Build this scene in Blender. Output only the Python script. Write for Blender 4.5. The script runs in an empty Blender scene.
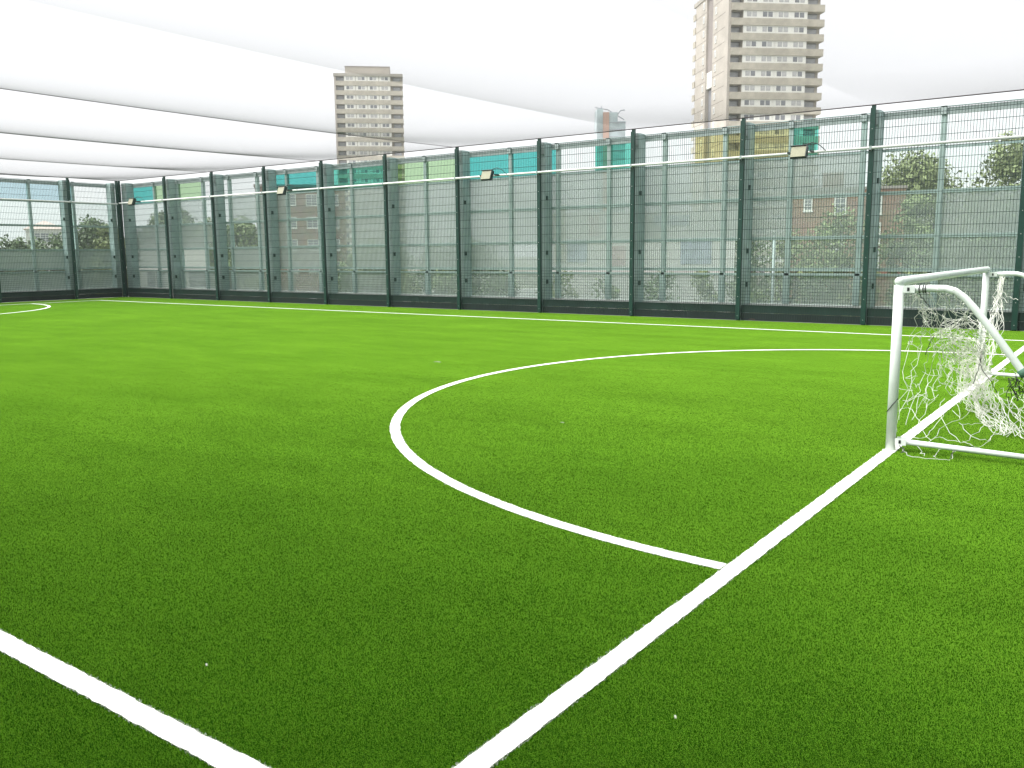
import bpy, math, random
import numpy as np
from mathutils import Vector, Matrix

R = math.radians
random.seed(7)
rng = np.random.default_rng(7)
sc = bpy.context.scene
col = sc.collection

# ------------------------------------------------------------------ camera (fitted from the photograph)
F = 878.91
YAW, PITCH, ROLL = 0.6280344, -0.1472473, -0.0090204
CAM = Vector((1.447, -6.660, 1.436))
fw = Vector((-math.sin(YAW) * math.cos(PITCH), math.cos(YAW) * math.cos(PITCH), math.sin(PITCH)))
rt = fw.cross(Vector((0, 0, 1))).normalized()
up = rt.cross(fw)
cr, sr = math.cos(ROLL), math.sin(ROLL)
RT = rt * cr + up * sr
UP = up * cr - rt * sr
cam_d = bpy.data.cameras.new('camera')
cam = bpy.data.objects.new('camera', cam_d)
col.objects.link(cam)
cam.matrix_world = Matrix(((RT.x, UP.x, -fw.x, CAM.x), (RT.y, UP.y, -fw.y, CAM.y), (RT.z, UP.z, -fw.z, CAM.z), (0, 0, 0, 1)))
cam_d.sensor_width = 36
cam_d.sensor_fit = 'HORIZONTAL'
cam_d.lens = F / 1024 * 36
cam_d.clip_start = 0.05
cam_d.clip_end = 6000
sc.camera = cam


def ray(px, py):
    return RT * ((px - 512) / F) - UP * ((py - 384) / F) + fw


def at_d(px, py, d):              # survey: point seen in direction (px,py) at horizontal distance d
    v = ray(px, py)
    return CAM + v * (d / math.hypot(v.x, v.y))


def at_y(px, py, y):
    v = ray(px, py)
    return CAM + v * ((y - CAM.y) / v.y)


def at_z(px, py, z=0.0):
    v = ray(px, py)
    return CAM + v * ((z - CAM.z) / v.z)


# ------------------------------------------------------------------ materials
def mat(name, c, rough=0.6, metal=0.0, noise=0.0, nscale=8.0, bump=0.0, spec=0.5, coat=0.0):
    m = bpy.data.materials.new(name)
    m.use_nodes = True
    nt = m.node_tree
    b = nt.nodes['Principled BSDF']
    b.inputs['Base Color'].default_value = (*c, 1)
    b.inputs['Roughness'].default_value = rough
    b.inputs['Metallic'].default_value = metal
    b.inputs['Specular IOR Level'].default_value = spec
    if noise > 0 or bump > 0:
        tc = nt.nodes.new('ShaderNodeTexCoord')
        n = nt.nodes.new('ShaderNodeTexNoise')
        n.inputs['Scale'].default_value = nscale
        n.inputs['Detail'].default_value = 6
        nt.links.new(tc.outputs['Object'], n.inputs['Vector'])
        if noise > 0:
            r = nt.nodes.new('ShaderNodeMapRange')
            r.inputs['From Min'].default_value = 0.3
            r.inputs['From Max'].default_value = 0.7
            r.inputs['To Min'].default_value = 1 - noise
            r.inputs['To Max'].default_value = 1 + noise
            mx = nt.nodes.new('ShaderNodeVectorMath')
            mx.operation = 'SCALE'
            mx.inputs[0].default_value = c
            nt.links.new(n.outputs['Fac'], r.inputs['Value'])
            nt.links.new(r.outputs[0], mx.inputs['Scale'])
            nt.links.new(mx.outputs[0], b.inputs['Base Color'])
        if bump > 0:
            bp = nt.nodes.new('ShaderNodeBump')
            bp.inputs['Strength'].default_value = bump
            bp.inputs['Distance'].default_value = 0.02
            nt.links.new(n.outputs['Fac'], bp.inputs['Height'])
            nt.links.new(bp.outputs[0], b.inputs['Normal'])
    return m


def perf(name, opacity, c, vary=0.12):
    """fine perforated / frosted infill: part open, part solid sheet"""
    m = bpy.data.materials.new(name)
    m.use_nodes = True
    nt = m.node_tree
    b = nt.nodes['Principled BSDF']
    out = nt.nodes['Material Output']
    b.inputs['Base Color'].default_value = (*c, 1)
    b.inputs['Roughness'].default_value = 0.5
    t = nt.nodes.new('ShaderNodeBsdfTransparent')
    t.inputs[0].default_value = (0.93, 0.98, 0.96, 1)
    mx = nt.nodes.new('ShaderNodeMixShader')
    tc = nt.nodes.new('ShaderNodeTexCoord')
    n = nt.nodes.new('ShaderNodeTexNoise')
    n.inputs['Scale'].default_value = 1.3
    n.inputs['Detail'].default_value = 5
    n.inputs['Roughness'].default_value = 0.7
    r = nt.nodes.new('ShaderNodeMapRange')
    r.inputs['From Min'].default_value = 0.3
    r.inputs['From Max'].default_value = 0.7
    f = 1 - math.sqrt(1 - opacity)         # two faces of a thin slab
    r.inputs['To Min'].default_value = max(0, f - vary * f)
    r.inputs['To Max'].default_value = min(1, f + vary * f)
    L = nt.links.new
    L(tc.outputs['Object'], n.inputs['Vector'])
    L(n.outputs['Fac'], r.inputs['Value'])
    L(r.outputs[0], mx.inputs[0])
    L(t.outputs[0], mx.inputs[1])
    L(b.outputs[0], mx.inputs[2])
    L(mx.outputs[0], out.inputs[0])
    return m


def tint(name, c):
    """clear coloured glazing: tinted transmission with a faint surface reflection"""
    m = bpy.data.materials.new(name)
    m.use_nodes = True
    nt = m.node_tree
    out = nt.nodes['Material Output']
    nt.nodes.remove(nt.nodes['Principled BSDF'])
    t = nt.nodes.new('ShaderNodeBsdfTransparent')
    t.inputs[0].default_value = tuple(math.sqrt(x) for x in c) + (1,)
    g = nt.nodes.new('ShaderNodeBsdfGlossy')
    g.inputs['Roughness'].default_value = 0.05
    mx = nt.nodes.new('ShaderNodeMixShader')
    mx.inputs[0].default_value = 0.03
    nt.links.new(t.outputs[0], mx.inputs[1])
    nt.links.new(g.outputs[0], mx.inputs[2])
    nt.links.new(mx.outputs[0], out.inputs[0])
    return m


M = {}
M['post'] = mat('dark_green_paint', (0.0045, 0.042, 0.030), 0.45, noise=0.15, nscale=20)
M['wire'] = mat('green_wire', (0.006, 0.028, 0.021), 0.5)
M['bolt'] = mat('zinc_bolt', (0.40, 0.43, 0.42), 0.4, 0.3)
M['kick'] = mat('kick_board_green', (0.014, 0.044, 0.036), 0.6, noise=0.25, nscale=3)
M['kick2'] = mat('kick_board_dark', (0.010, 0.023, 0.022), 0.6, noise=0.25, nscale=3)
M['steel'] = mat('grey_painted_steel', (0.38, 0.50, 0.475), 0.5, noise=0.10, nscale=4)
M['steel_d'] = mat('grey_painted_steel_column', (0.36, 0.475, 0.46), 0.5, noise=0.12, nscale=4)
M['galv'] = mat('galvanised_plate', (0.36, 0.43, 0.42), 0.45, 0.2, noise=0.15, nscale=14)
M['sill'] = mat('pale_sill', (0.60, 0.64, 0.61), 0.5)
M['conduit'] = mat('pale_conduit', (0.80, 0.82, 0.79), 0.4, noise=0.05)
M['white_paint'] = mat('white_powder_coat', (0.74, 0.80, 0.76), 0.42, noise=0.07, nscale=9, bump=0.05)
M['net_cord'] = mat('net_cord', (0.76, 0.77, 0.70), 0.8, noise=0.15, nscale=6)
M['black'] = mat('black_plastic', (0.015, 0.017, 0.017), 0.5)
M['housing'] = mat('lamp_housing', (0.02, 0.04, 0.035), 0.5)
M['lens'] = mat('lamp_lens', (0.26, 0.26, 0.16), 0.35, noise=0.1, nscale=30)
M['concrete'] = mat('deck_concrete', (0.28, 0.28, 0.26), 0.9, noise=0.1)
M['tower_c'] = mat('tower_concrete', (0.43, 0.405, 0.355), 0.9, noise=0.12, nscale=0.5)
M['tower_band'] = mat('tower_spandrel', (0.50, 0.465, 0.39), 0.9, noise=0.16, nscale=0.7)
M['tower_side'] = mat('tower_flank', (0.50, 0.46, 0.41), 0.9, noise=0.10, nscale=0.4)
M['joint'] = mat('tower_joint', (0.16, 0.14, 0.12), 0.9)
M['recess'] = mat('tower_recess', (0.26, 0.26, 0.28), 0.8, noise=0.2, nscale=0.3)
M['recess2'] = mat('tower_slot_upper', (0.30, 0.265, 0.25), 0.8, noise=0.1, nscale=0.4)
M['stairpanel'] = mat('tower_stair_panel', (0.33, 0.295, 0.27), 0.8, noise=0.1, nscale=0.4)
M['win_white'] = mat('white_window_frame', (0.84, 0.84, 0.79), 0.5)
M['glass_d'] = mat('window_glass', (0.22, 0.23, 0.25), 0.1, noise=0.4, nscale=0.6)
M['glass_l'] = mat('window_glass_curtained', (0.50, 0.50, 0.50), 0.2, noise=0.3, nscale=0.8)
M['glass_b'] = mat('balcony_glass', (0.55, 0.57, 0.62), 0.15, noise=0.5, nscale=0.35)
M['lead'] = mat('roof_grey', (0.30, 0.27, 0.25), 0.9)
M['asphalt'] = mat('asphalt', (0.06, 0.06, 0.06), 0.9, noise=0.2, nscale=0.3)
M['white_wall'] = mat('white_render', (0.70, 0.69, 0.66), 0.8, noise=0.08, nscale=0.4)
M['roof_tile'] = mat('clay_roof', (0.50, 0.40, 0.37), 0.9, noise=0.2, nscale=1.2)
M['orange'] = mat('orange_hoist', (0.50, 0.30, 0.22), 0.7)
M['blue_glass'] = mat('blue_glazing', (0.42, 0.52, 0.54), 0.25, noise=0.35, nscale=0.12)
M['crane'] = mat('crane_grey', (0.30, 0.33, 0.36), 0.6)
M['blue_sign'] = mat('blue_board', (0.40, 0.45, 0.55), 0.6, noise=0.4, nscale=1.1)
M['pink_sign'] = mat('pink_board', (0.60, 0.47, 0.46), 0.6, noise=0.4, nscale=1.1)
M['yellow_sign'] = mat('yellow_board', (0.62, 0.60, 0.50), 0.6, noise=0.3, nscale=1.1)
M['bark'] = mat('bark', (0.09, 0.07, 0.05), 0.9, noise=0.3)
M['tyre'] = mat('tyre', (0.02, 0.02, 0.02), 0.8)
M['brown_leaf'] = mat('dead_leaf', (0.16, 0.08, 0.04), 0.8)
M['scrap'] = mat('paper_scrap', (0.34, 0.38, 0.26), 0.8)


def brick_mat(name, c1, c2, mortar, scale=1.0):
    m = bpy.data.materials.new(name)
    m.use_nodes = True
    nt = m.node_tree
    b = nt.nodes['Principled BSDF']
    b.inputs['Roughness'].default_value = 0.9
    tc = nt.nodes.new('ShaderNodeTexCoord')
    mp = nt.nodes.new('ShaderNodeMapping')
    mp.inputs['Rotation'].default_value = (R(90), 0, 0)
    br = nt.nodes.new('ShaderNodeTexBrick')
    br.inputs['Color1'].default_value = (*c1, 1)
    br.inputs['Color2'].default_value = (*c2, 1)
    br.inputs['Mortar'].default_value = (*mortar, 1)
    br.inputs['Scale'].default_value = scale
    br.inputs['Mortar Size'].default_value = 0.012
    br.inputs['Brick Width'].default_value = 0.225
    br.inputs['Row Height'].default_value = 0.075
    n = nt.nodes.new('ShaderNodeTexNoise')
    n.inputs['Scale'].default_value = 0.7
    n.inputs['Detail'].default_value = 5
    mx = nt.nodes.new('ShaderNodeMix')
    mx.data_type = 'RGBA'
    mx.blend_type = 'MULTIPLY'
    mx.inputs[0].default_value = 0.5
    L = nt.links.new
    L(tc.outputs['Object'], mp.inputs[0])
    L(mp.outputs[0], br.inputs[0])
    L(tc.outputs['Object'], n.inputs['Vector'])
    L(br.outputs['Color'], mx.inputs[6])
    L(n.outputs['Color'], mx.inputs[7])
    L(mx.outputs[2], b.inputs['Base Color'])
    return m


M['brick'] = brick_mat('red_brown_brick', (0.46, 0.23, 0.13), (0.40, 0.205, 0.12), (0.34, 0.28, 0.23))
M['brick_b'] = brick_mat('brown_brick', (0.44, 0.28, 0.18), (0.38, 0.25, 0.17), (0.33, 0.28, 0.23))

GREY = (0.54, 0.61, 0.59)
OPS = {0: 0.08, 1: 0.24, 2: 0.42, 3: 0.58, 4: 0.72, 5: 0.84, 6: 0.90}
for k, v in OPS.items():
    M['perf%d' % k] = perf('perforated_infill_%d' % k, v, GREY)
M['t_clear'] = tint('clear_glazing', (0.90, 0.95, 0.93))
M['t_blue'] = tint('pale_blue_glazing', (0.50, 0.68, 0.72))
M['t_teal'] = tint('teal_glazing', (0.11, 0.56, 0.52))
M['t_teal2'] = tint('light_teal_glazing', (0.16, 0.62, 0.50))
M['t_teal3'] = tint('pale_teal_glazing', (0.70, 0.90, 0.86))
M['t_lime'] = tint('lime_glazing', (0.36, 0.62, 0.26))
M['t_lime2'] = tint('pale_lime_glazing', (0.50, 0.72, 0.44))
M['t_olive'] = tint('yellow_glazing', (0.62, 0.64, 0.36))


# ------------------------------------------------------------------ mesh builder
class MB:
    def __init__(self):
        self.v, self.f, self.mi, self.mats, self.sm = [], [], [], [], []

    def _m(self, m):
        if m not in self.mats:
            self.mats.append(m)
        return self.mats.index(m)

    def face(self, pts, m=None, smooth=False):
        i = len(self.v)
        self.v += [tuple(p) for p in pts]
        self.f.append(tuple(range(i, i + len(pts))))
        self.mi.append(self._m(m) if m else 0)
        self.sm.append(smooth)

    def box(self, x0, x1, y0, y1, z0, z1, m=None, T=None):
        p = [Vector((x, y, z)) for z in (z0, z1) for y in (y0, y1) for x in (x0, x1)]
        if T is not None:
            p = [T @ q for q in p]
        i = len(self.v)
        self.v += [tuple(q) for q in p]
        for f in ((0, 2, 3, 1), (4, 5, 7, 6), (0, 1, 5, 4), (2, 6, 7, 3), (0, 4, 6, 2), (1, 3, 7, 5)):
            self.f.append(tuple(i + k for k in f))
            self.mi.append(self._m(m) if m else 0)
            self.sm.append(False)

    def tube(self, pts, r, n=8, m=None, cap=True):
        pts = [Vector(p) for p in pts]
        rs = r if isinstance(r, (list, tuple)) else [r] * len(pts)
        i0 = len(self.v)
        a = None
        for k, p in enumerate(pts):
            t = (pts[min(k + 1, len(pts) - 1)] - pts[max(k - 1, 0)])
            if t.length < 1e-9:
                t = Vector((0, 0, 1))
            t.normalize()
            if a is None:
                a = t.orthogonal().normalized()
            else:
                a = (a - t * a.dot(t))
                a = a.normalized() if a.length > 1e-6 else t.orthogonal().normalized()
            b = t.cross(a)
            for j in range(n):
                w = 2 * math.pi * j / n
                self.v.append(tuple(p + (a * math.cos(w) + b * math.sin(w)) * rs[k]))
        mi = self._m(m) if m else 0
        for k in range(len(pts) - 1):
            for j in range(n):
                q = i0 + k * n
                self.f.append((q + j, q + (j + 1) % n, q + n + (j + 1) % n, q + n + j))
                self.mi.append(mi)
                self.sm.append(n > 4)
        if cap:
            self.f.append(tuple(i0 + j for j in reversed(range(n))))
            self.f.append(tuple(i0 + (len(pts) - 1) * n + j for j in range(n)))
            self.mi += [mi, mi]
            self.sm += [False, False]

    def mesh(self, name, m=None):
        me = bpy.data.meshes.new(name)
        me.from_pydata(self.v, [], self.f)
        ms = self.mats or [m]
        if m and not self.mats:
            ms = [m]
        for x in ms:
            me.materials.append(x)
        me.polygons.foreach_set('material_index', self.mi)
        me.polygons.foreach_set('use_smooth', self.sm)
        me.update()
        return me

    def build(self, name, m=None, parent=None, loc=None):
        o = bpy.data.objects.new(name, self.mesh(name, m))
        col.objects.link(o)
        if parent:
            o.parent = parent
        if loc:
            o.location = loc
        return o


def tag(o, label=None, cat=None, group=None, kind=None):
    if label:
        o['label'] = label
    if cat:
        o['category'] = cat
    if group:
        o['group'] = group
    if kind:
        o['kind'] = kind
    return o


def empty(name, loc, rz=0.0):
    o = bpy.data.objects.new(name, None)
    o.location = loc
    o.rotation_euler = (0, 0, rz)
    o.empty_display_size = 0.3
    col.objects.link(o)
    return o


def put(mesh, name, parent, loc=(0, 0, 0), rz=0.0):
    o = bpy.data.objects.new(name, mesh)
    o.location = loc
    o.rotation_euler = (0, 0, rz)
    if parent:
        o.parent = parent
    col.objects.link(o)
    return o


def copy_tree(o, parent=None):
    c = o.copy()
    col.objects.link(c)
    c.parent = parent
    for ch in list(o.children):
        copy_tree(ch, c)
    return c


# ------------------------------------------------------------------ pitch dimensions (metres)
XF, XN = -28.86, 2.06          # end fences
YF, YN = 11.16, -7.12          # side fences
GC = 2.028                     # goal centre
RD = 4.986
LW = 0.085
YT1, YT0 = 9.283, -5.250
XG2 = -27.3                    # far goal line
ZG = -5.0                      # street level

# ------------------------------------------------------------------ ground and deck
b = MB()
b.face([(-1500, -1500, ZG), (1500, -1500, ZG), (1500, 1500, ZG), (-1500, 1500, ZG)])
gm = mat('street_ground', (0.16, 0.17, 0.13), 0.95, noise=0.45, nscale=0.05)
tag(b.build('ground', gm), kind='structure')
b = MB()
b.box(XF - 1.0, XN + 1.0, YN - 1.0, YF + 1.0, ZG + 0.004, -0.03)
tag(b.build('pitch_deck', M['concrete']), kind='structure')

# turf sheet
tm = bpy.data.materials.new('turf')
tm.use_nodes = True
nt = tm.node_tree
bs = nt.nodes['Principled BSDF']
bs.inputs['Roughness'].default_value = 0.9
bs.inputs['Specular IOR Level'].default_value = 0.0
bs.inputs['Sheen Weight'].default_value = 1.0
bs.inputs['Sheen Roughness'].default_value = 0.42
bs.inputs['Sheen Tint'].default_value = (0.40, 0.92, 0.055, 1)
tc = nt.nodes.new('ShaderNodeTexCoord')


def noise(nt, tc, scale, detail=5, rough=0.6, stretch=None):
    n = nt.nodes.new('ShaderNodeTexNoise')
    n.inputs['Scale'].default_value = scale
    n.inputs['Detail'].default_value = detail
    n.inputs['Roughness'].default_value = rough
    if stretch:
        mp = nt.nodes.new('ShaderNodeMapping')
        mp.inputs['Scale'].default_value = stretch
        nt.links.new(tc.outputs['Object'], mp.inputs[0])
        nt.links.new(mp.outputs[0], n.inputs['Vector'])
    else:
        nt.links.new(tc.outputs['Object'], n.inputs['Vector'])
    return n


def vary_color(nt, tc, bsdf, c, specs):
    """multiply colour by (1+amp*(noise-0.5)*2) for each (scale, amp, stretch)"""
    last = None
    for s, amp, st in specs:
        n = noise(nt, tc, s, 5, 0.6, st)
        r = nt.nodes.new('ShaderNodeMapRange')
        r.inputs['From Min'].default_value = 0.3
        r.inputs['From Max'].default_value = 0.7
        r.inputs['To Min'].default_value = 1 - amp
        r.inputs['To Max'].default_value = 1 + amp
        nt.links.new(n.outputs['Fac'], r.inputs['Value'])
        sc_ = nt.nodes.new('ShaderNodeVectorMath')
        sc_.operation = 'SCALE'
        if last is None:
            if isinstance(c, tuple):
                sc_.inputs[0].default_value = c
            else:
                nt.links.new(c, sc_.inputs[0])
        else:
            nt.links.new(last, sc_.inputs[0])
        nt.links.new(r.outputs[0], sc_.inputs['Scale'])
        last = sc_.outputs[0]
    nt.links.new(last, bsdf.inputs['Base Color'])


TURF = (0.007, 0.042, 0.0015)
vary_color(nt, tc, bs, TURF, [(0.25, 0.14, (0.35, 1.0, 1.0)), (1.8, 0.10, None), (26.0, 0.16, None), (150.0, 0.30, None)])
sh = nt.nodes.new('ShaderNodeVectorMath')
sh.operation = 'SCALE'
sh.inputs[0].default_value = (0.47, 0.95, 0.065)
m1 = noise(nt, tc, 0.9, 7, 0.72, (0.5, 1.3, 1.0))
mr = nt.nodes.new('ShaderNodeMapRange')
mr.inputs['From Min'].default_value = 0.3
mr.inputs['From Max'].default_value = 0.72
mr.inputs['To Min'].default_value = 0.74
mr.inputs['To Max'].default_value = 1.18
nt.links.new(m1.outputs['Fac'], mr.inputs['Value'])
nt.links.new(mr.outputs[0], sh.inputs['Scale'])
nt.links.new(sh.outputs[0], bs.inputs['Sheen Tint'])
bn = noise(nt, tc, 220, 3)
bp = nt.nodes.new('ShaderNodeBump')
bp.inputs['Strength'].default_value = 0.6
bp.inputs['Distance'].default_value = 0.012
nt.links.new(bn.outputs['Fac'], bp.inputs['Height'])
nt.links.new(bp.outputs[0], bs.inputs['Normal'])
b = MB()
b.face([(XF - 0.06, YN - 0.05, 0), (XN + 0.05, YN - 0.05, 0), (XN + 0.05, YF + 0.03, 0), (XF - 0.06, YF + 0.03, 0)])
turf = tag(b.build('turf', tm), kind='structure')

# ------------------------------------------------------------------ white lines
wl = mat('line_white', (0.82, 0.82, 0.79), 0.8, noise=0.10, nscale=60, bump=0.3)


def ribbon(name, pts, w=LW, z=0.004):
    """painted line along pts with a slightly ragged edge"""
    b = MB()
    P = [Vector((p[0], p[1], 0)) for p in pts]
    d = [0]
    for i in range(1, len(P)):
        d.append(d[-1] + (P[i] - P[i - 1]).length)
    n = max(2, int(d[-1] / 0.03))
    prev = None
    j = 0
    for i in range(n + 1):
        s = d[-1] * i / n
        while j < len(P) - 2 and d[j + 1] < s:
            j += 1
        t = (s - d[j]) / (d[j + 1] - d[j])
        p = P[j].lerp(P[j + 1], t)
        dr = (P[j + 1] - P[j]).normalized()
        nn = Vector((-dr.y, dr.x, 0))
        a = p + nn * (w / 2 + random.uniform(-.004, .003))
        c = p - nn * (w / 2 + random.uniform(-.004, .003))
        a.z = c.z = z
        if prev:
            b.face([prev[1], c, a, prev[0]])
        prev = (a, c)
    return tag(b.build(name, wl), kind='structure')


def arc(cx, cy, r, a0, a1, n=900):
    return [(cx + r * math.cos(a0 + (a1 - a0) * i / n), cy + r * math.sin(a0 + (a1 - a0) * i / n)) for i in range(n + 1)]


HW = LW / 2 + 0.004
ribbon('goal_line', [(0, YT0 - HW, 0), (0, YT1 + HW, 0)])
ribbon('goal_line', [(XG2, YT0 - HW), (XG2, YT1 + HW)])
for yy in (YT0, YT1):
    ribbon('touch_line', [(XG2 + HW, yy), (-HW, yy)])
ribbon('penalty_arc_line', [q for q in arc(0.036, GC, RD, R(90), R(270)) if q[0] < -HW])
ribbon('penalty_arc_line', [q for q in arc(XG2 - 0.03, GC, RD, R(-90), R(90)) if q[0] > XG2 + HW])


# ------------------------------------------------------------------ turf pile (fibres): dense close to where one can see single blades
def fibres(px, py, wid, hgt, name, m, kind):
    n = len(px)
    a = rng.uniform(0, 2 * np.pi, n)
    la = rng.uniform(0, 2 * np.pi, n)
    lean = rng.uniform(0.05, 0.60, n) * hgt
    dx, dy = np.cos(a) * wid / 2, np.sin(a) * wid / 2
    tx, ty = np.cos(la) * lean, np.sin(la) * lean
    z0 = np.full(n, 0.001)
    V = np.empty((n, 3, 3), np.float32)
    V[:, 0] = np.stack([px - dx, py - dy, z0], 1)
    V[:, 1] = np.stack([px + dx, py + dy, z0], 1)
    V[:, 2] = np.stack([px + tx, py + ty, hgt * rng.uniform(.6, 1.05, n)], 1)
    me = bpy.data.meshes.new(name)
    me.vertices.add(n * 3)
    me.vertices.foreach_set('co', V.reshape(-1))
    me.loops.add(n * 3)
    me.loops.foreach_set('vertex_index', np.arange(n * 3, dtype=np.int32))
    me.polygons.add(n)
    me.polygons.foreach_set('loop_start', np.arange(n, dtype=np.int32) * 3)
    me.polygons.foreach_set('loop_total', np.full(n, 3, np.int32))
    at = me.attributes.new('tone', 'FLOAT', 'FACE')
    at.data.foreach_set('value', rng.uniform(0, 1, n).astype(np.float32))
    me.update()
    me.materials.append(m)
    o = bpy.data.objects.new(name, me)
    col.objects.link(o)
    return tag(o, kind=kind)


fm = bpy.data.materials.new('turf_fibre')
fm.use_nodes = True
nt = fm.node_tree
bs = nt.nodes['Principled BSDF']
bs.inputs['Roughness'].default_value = 0.6
bs.inputs['Specular IOR Level'].default_value = 0.02
at = nt.nodes.new('ShaderNodeAttribute')
at.attribute_name = 'tone'
rp = nt.nodes.new('ShaderNodeValToRGB')
e = rp.color_ramp.elements
e[0].position, e[0].color = 0.0, (0.013, 0.078, 0.002, 1)
e[1].position, e[1].color = 1.0, (0.28, 0.40, 0.050, 1)
for pos, c in ((0.45, (0.015, 0.083, 0.002, 1)), (0.95, (0.028, 0.112, 0.003, 1))):
    q = e.new(pos)
    q.color = c
tc = nt.nodes.new('ShaderNodeTexCoord')
vary_color(nt, tc, bs, rp.outputs[0], [(0.25, 0.14, (0.35, 1.0, 1.0)), (0.9, 0.22, (0.5, 1.3, 1.0)), (5.0, 0.14, None)])
nt.links.new(at.outputs['Fac'], rp.inputs[0])
tl = nt.nodes.new('ShaderNodeBsdfTranslucent')
mx = nt.nodes.new('ShaderNodeMixShader')
mx.inputs[0].default_value = 0.35
nt.links.new(bs.inputs['Base Color'].links[0].from_socket, tl.inputs[0])
nt.links.new(bs.outputs[0], mx.inputs[1])
nt.links.new(tl.outputs[0], mx.inputs[2])
nt.links.new(mx.outputs[0], nt.nodes['Material Output'].inputs[0])

R0, RMAX, RHO = 2.4, 12.0, 92000.0
bear = math.atan2(fw.y, fw.x)
HA = R(41)
rad = np.linspace(0.9, RMAX, 800)
rho = RHO * np.minimum(1, (R0 / rad) ** 1.85) * np.clip((RMAX - rad) / 9.0, 0, 1)
cdf = np.cumsum(rho * rad)
tot = 2 * HA * np.trapz(rho * rad, rad)
n = int(tot)
rr = np.interp(rng.uniform(0, cdf[-1], n), cdf, rad)
th = bear + rng.uniform(-HA, HA, n)
gx, gy = CAM.x + rr * np.cos(th), CAM.y + rr * np.sin(th)
sz = np.maximum(1, rr / R0)
wid = 0.0016 * sz ** 0.6 * rng.uniform(.7, 1.3, n)
hgt = 0.0085 * rng.uniform(.75, 1.2, n)
rc = np.hypot(gx - 0.036, gy - GC)
dl = np.minimum(np.abs(gx), np.minimum(np.abs(gy - YT0), np.abs(gy - YT1)))
dl = np.where(gx < 0, np.minimum(dl, np.abs(rc - RD)), dl)
# touch lines stop at the goal line
side = (gx > LW / 2)
dl = np.where(side, np.abs(gx), dl)
edge = LW / 2 + rng.normal(0, 0.0028, n)
inside = (gx > XF) & (gx < XN) & (gy > YN) & (gy < YF)
on = inside & (dl < edge)
off = inside & ~on
fibres(gx[off], gy[off], wid[off], hgt[off], 'turf_pile', fm, 'stuff')
wf = mat('white_fibre', (0.82, 0.82, 0.79), 0.6)
kk = np.repeat(np.where(on)[0], 2)
fibres(gx[kk] + rng.normal(0, .003, len(kk)), gy[kk] + rng.normal(0, .003, len(kk)), wid[kk] * 1.5, hgt[kk] * 1.05, 'line_pile', wf, 'stuff')

# small litter on the turf
for (x, y, lab, mm, s) in ((-6.069, 2.021, 'small white paper scrap lying on the turf outside the penalty arc', 'scrap', .075),
                           (-1.121, -4.952, 'tiny curled white scrap on turf beside the near touch line', 'scrap', .014),
                           (0.367, -4.336, 'tiny white scrap on turf to the right of the goal line', 'scrap', .014),
                           (-2.476, -0.548, 'tiny white scrap on turf inside the penalty arc', 'scrap', .03),
                           (-5.228, 11.02, 'brown dead leaf at the foot of the dark kick boards', 'brown_leaf', .10)):
    b = MB()
    for i in range(4):
        a0, a1 = -.9 + i * .45, -.9 + (i + 1) * .45
        z0, z1 = .024 + .25 * s * math.cos(a0), .024 + .25 * s * math.cos(a1)
        b.face([(s * math.sin(a0) * .8, -s * .25, z0), (s * math.sin(a1) * .8, -s * .2, z1), (s * math.sin(a1) * .8, s * .22, z1), (s * math.sin(a0) * .8, s * .26, z0)])
        b.face([(s * math.sin(a0) * .8, s * .26, z0 + .002), (s * math.sin(a1) * .8, s * .22, z1 + .002), (s * math.sin(a1) * .8, -s * .2, z1 + .002), (s * math.sin(a0) * .8, -s * .25, z0 + .002)])
    o = b.build('dead_leaf' if mm == 'brown_leaf' else 'paper_scrap', M[mm], None, (x, y, 0))
    o.rotation_euler.z = random.uniform(0, 3)
    tag(o, lab, 'leaf' if mm == 'brown_leaf' else 'scrap')

# ------------------------------------------------------------------ fences: local frame u along the run, v outward, z up
FH = 4.10


def frame_T(o, u, v):
    return Matrix(((u[0], v[0], 0, o[0]), (u[1], v[1], 0, o[1]), (0, 0, 1, 0), (0, 0, 0, 1)))


def run_root(name, o, u, v):
    r = empty(name, (0, 0, 0))
    r.matrix_world = frame_T(o, u, v)      # right-handed or mirrored frames both work for children meshes
    return r


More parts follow.
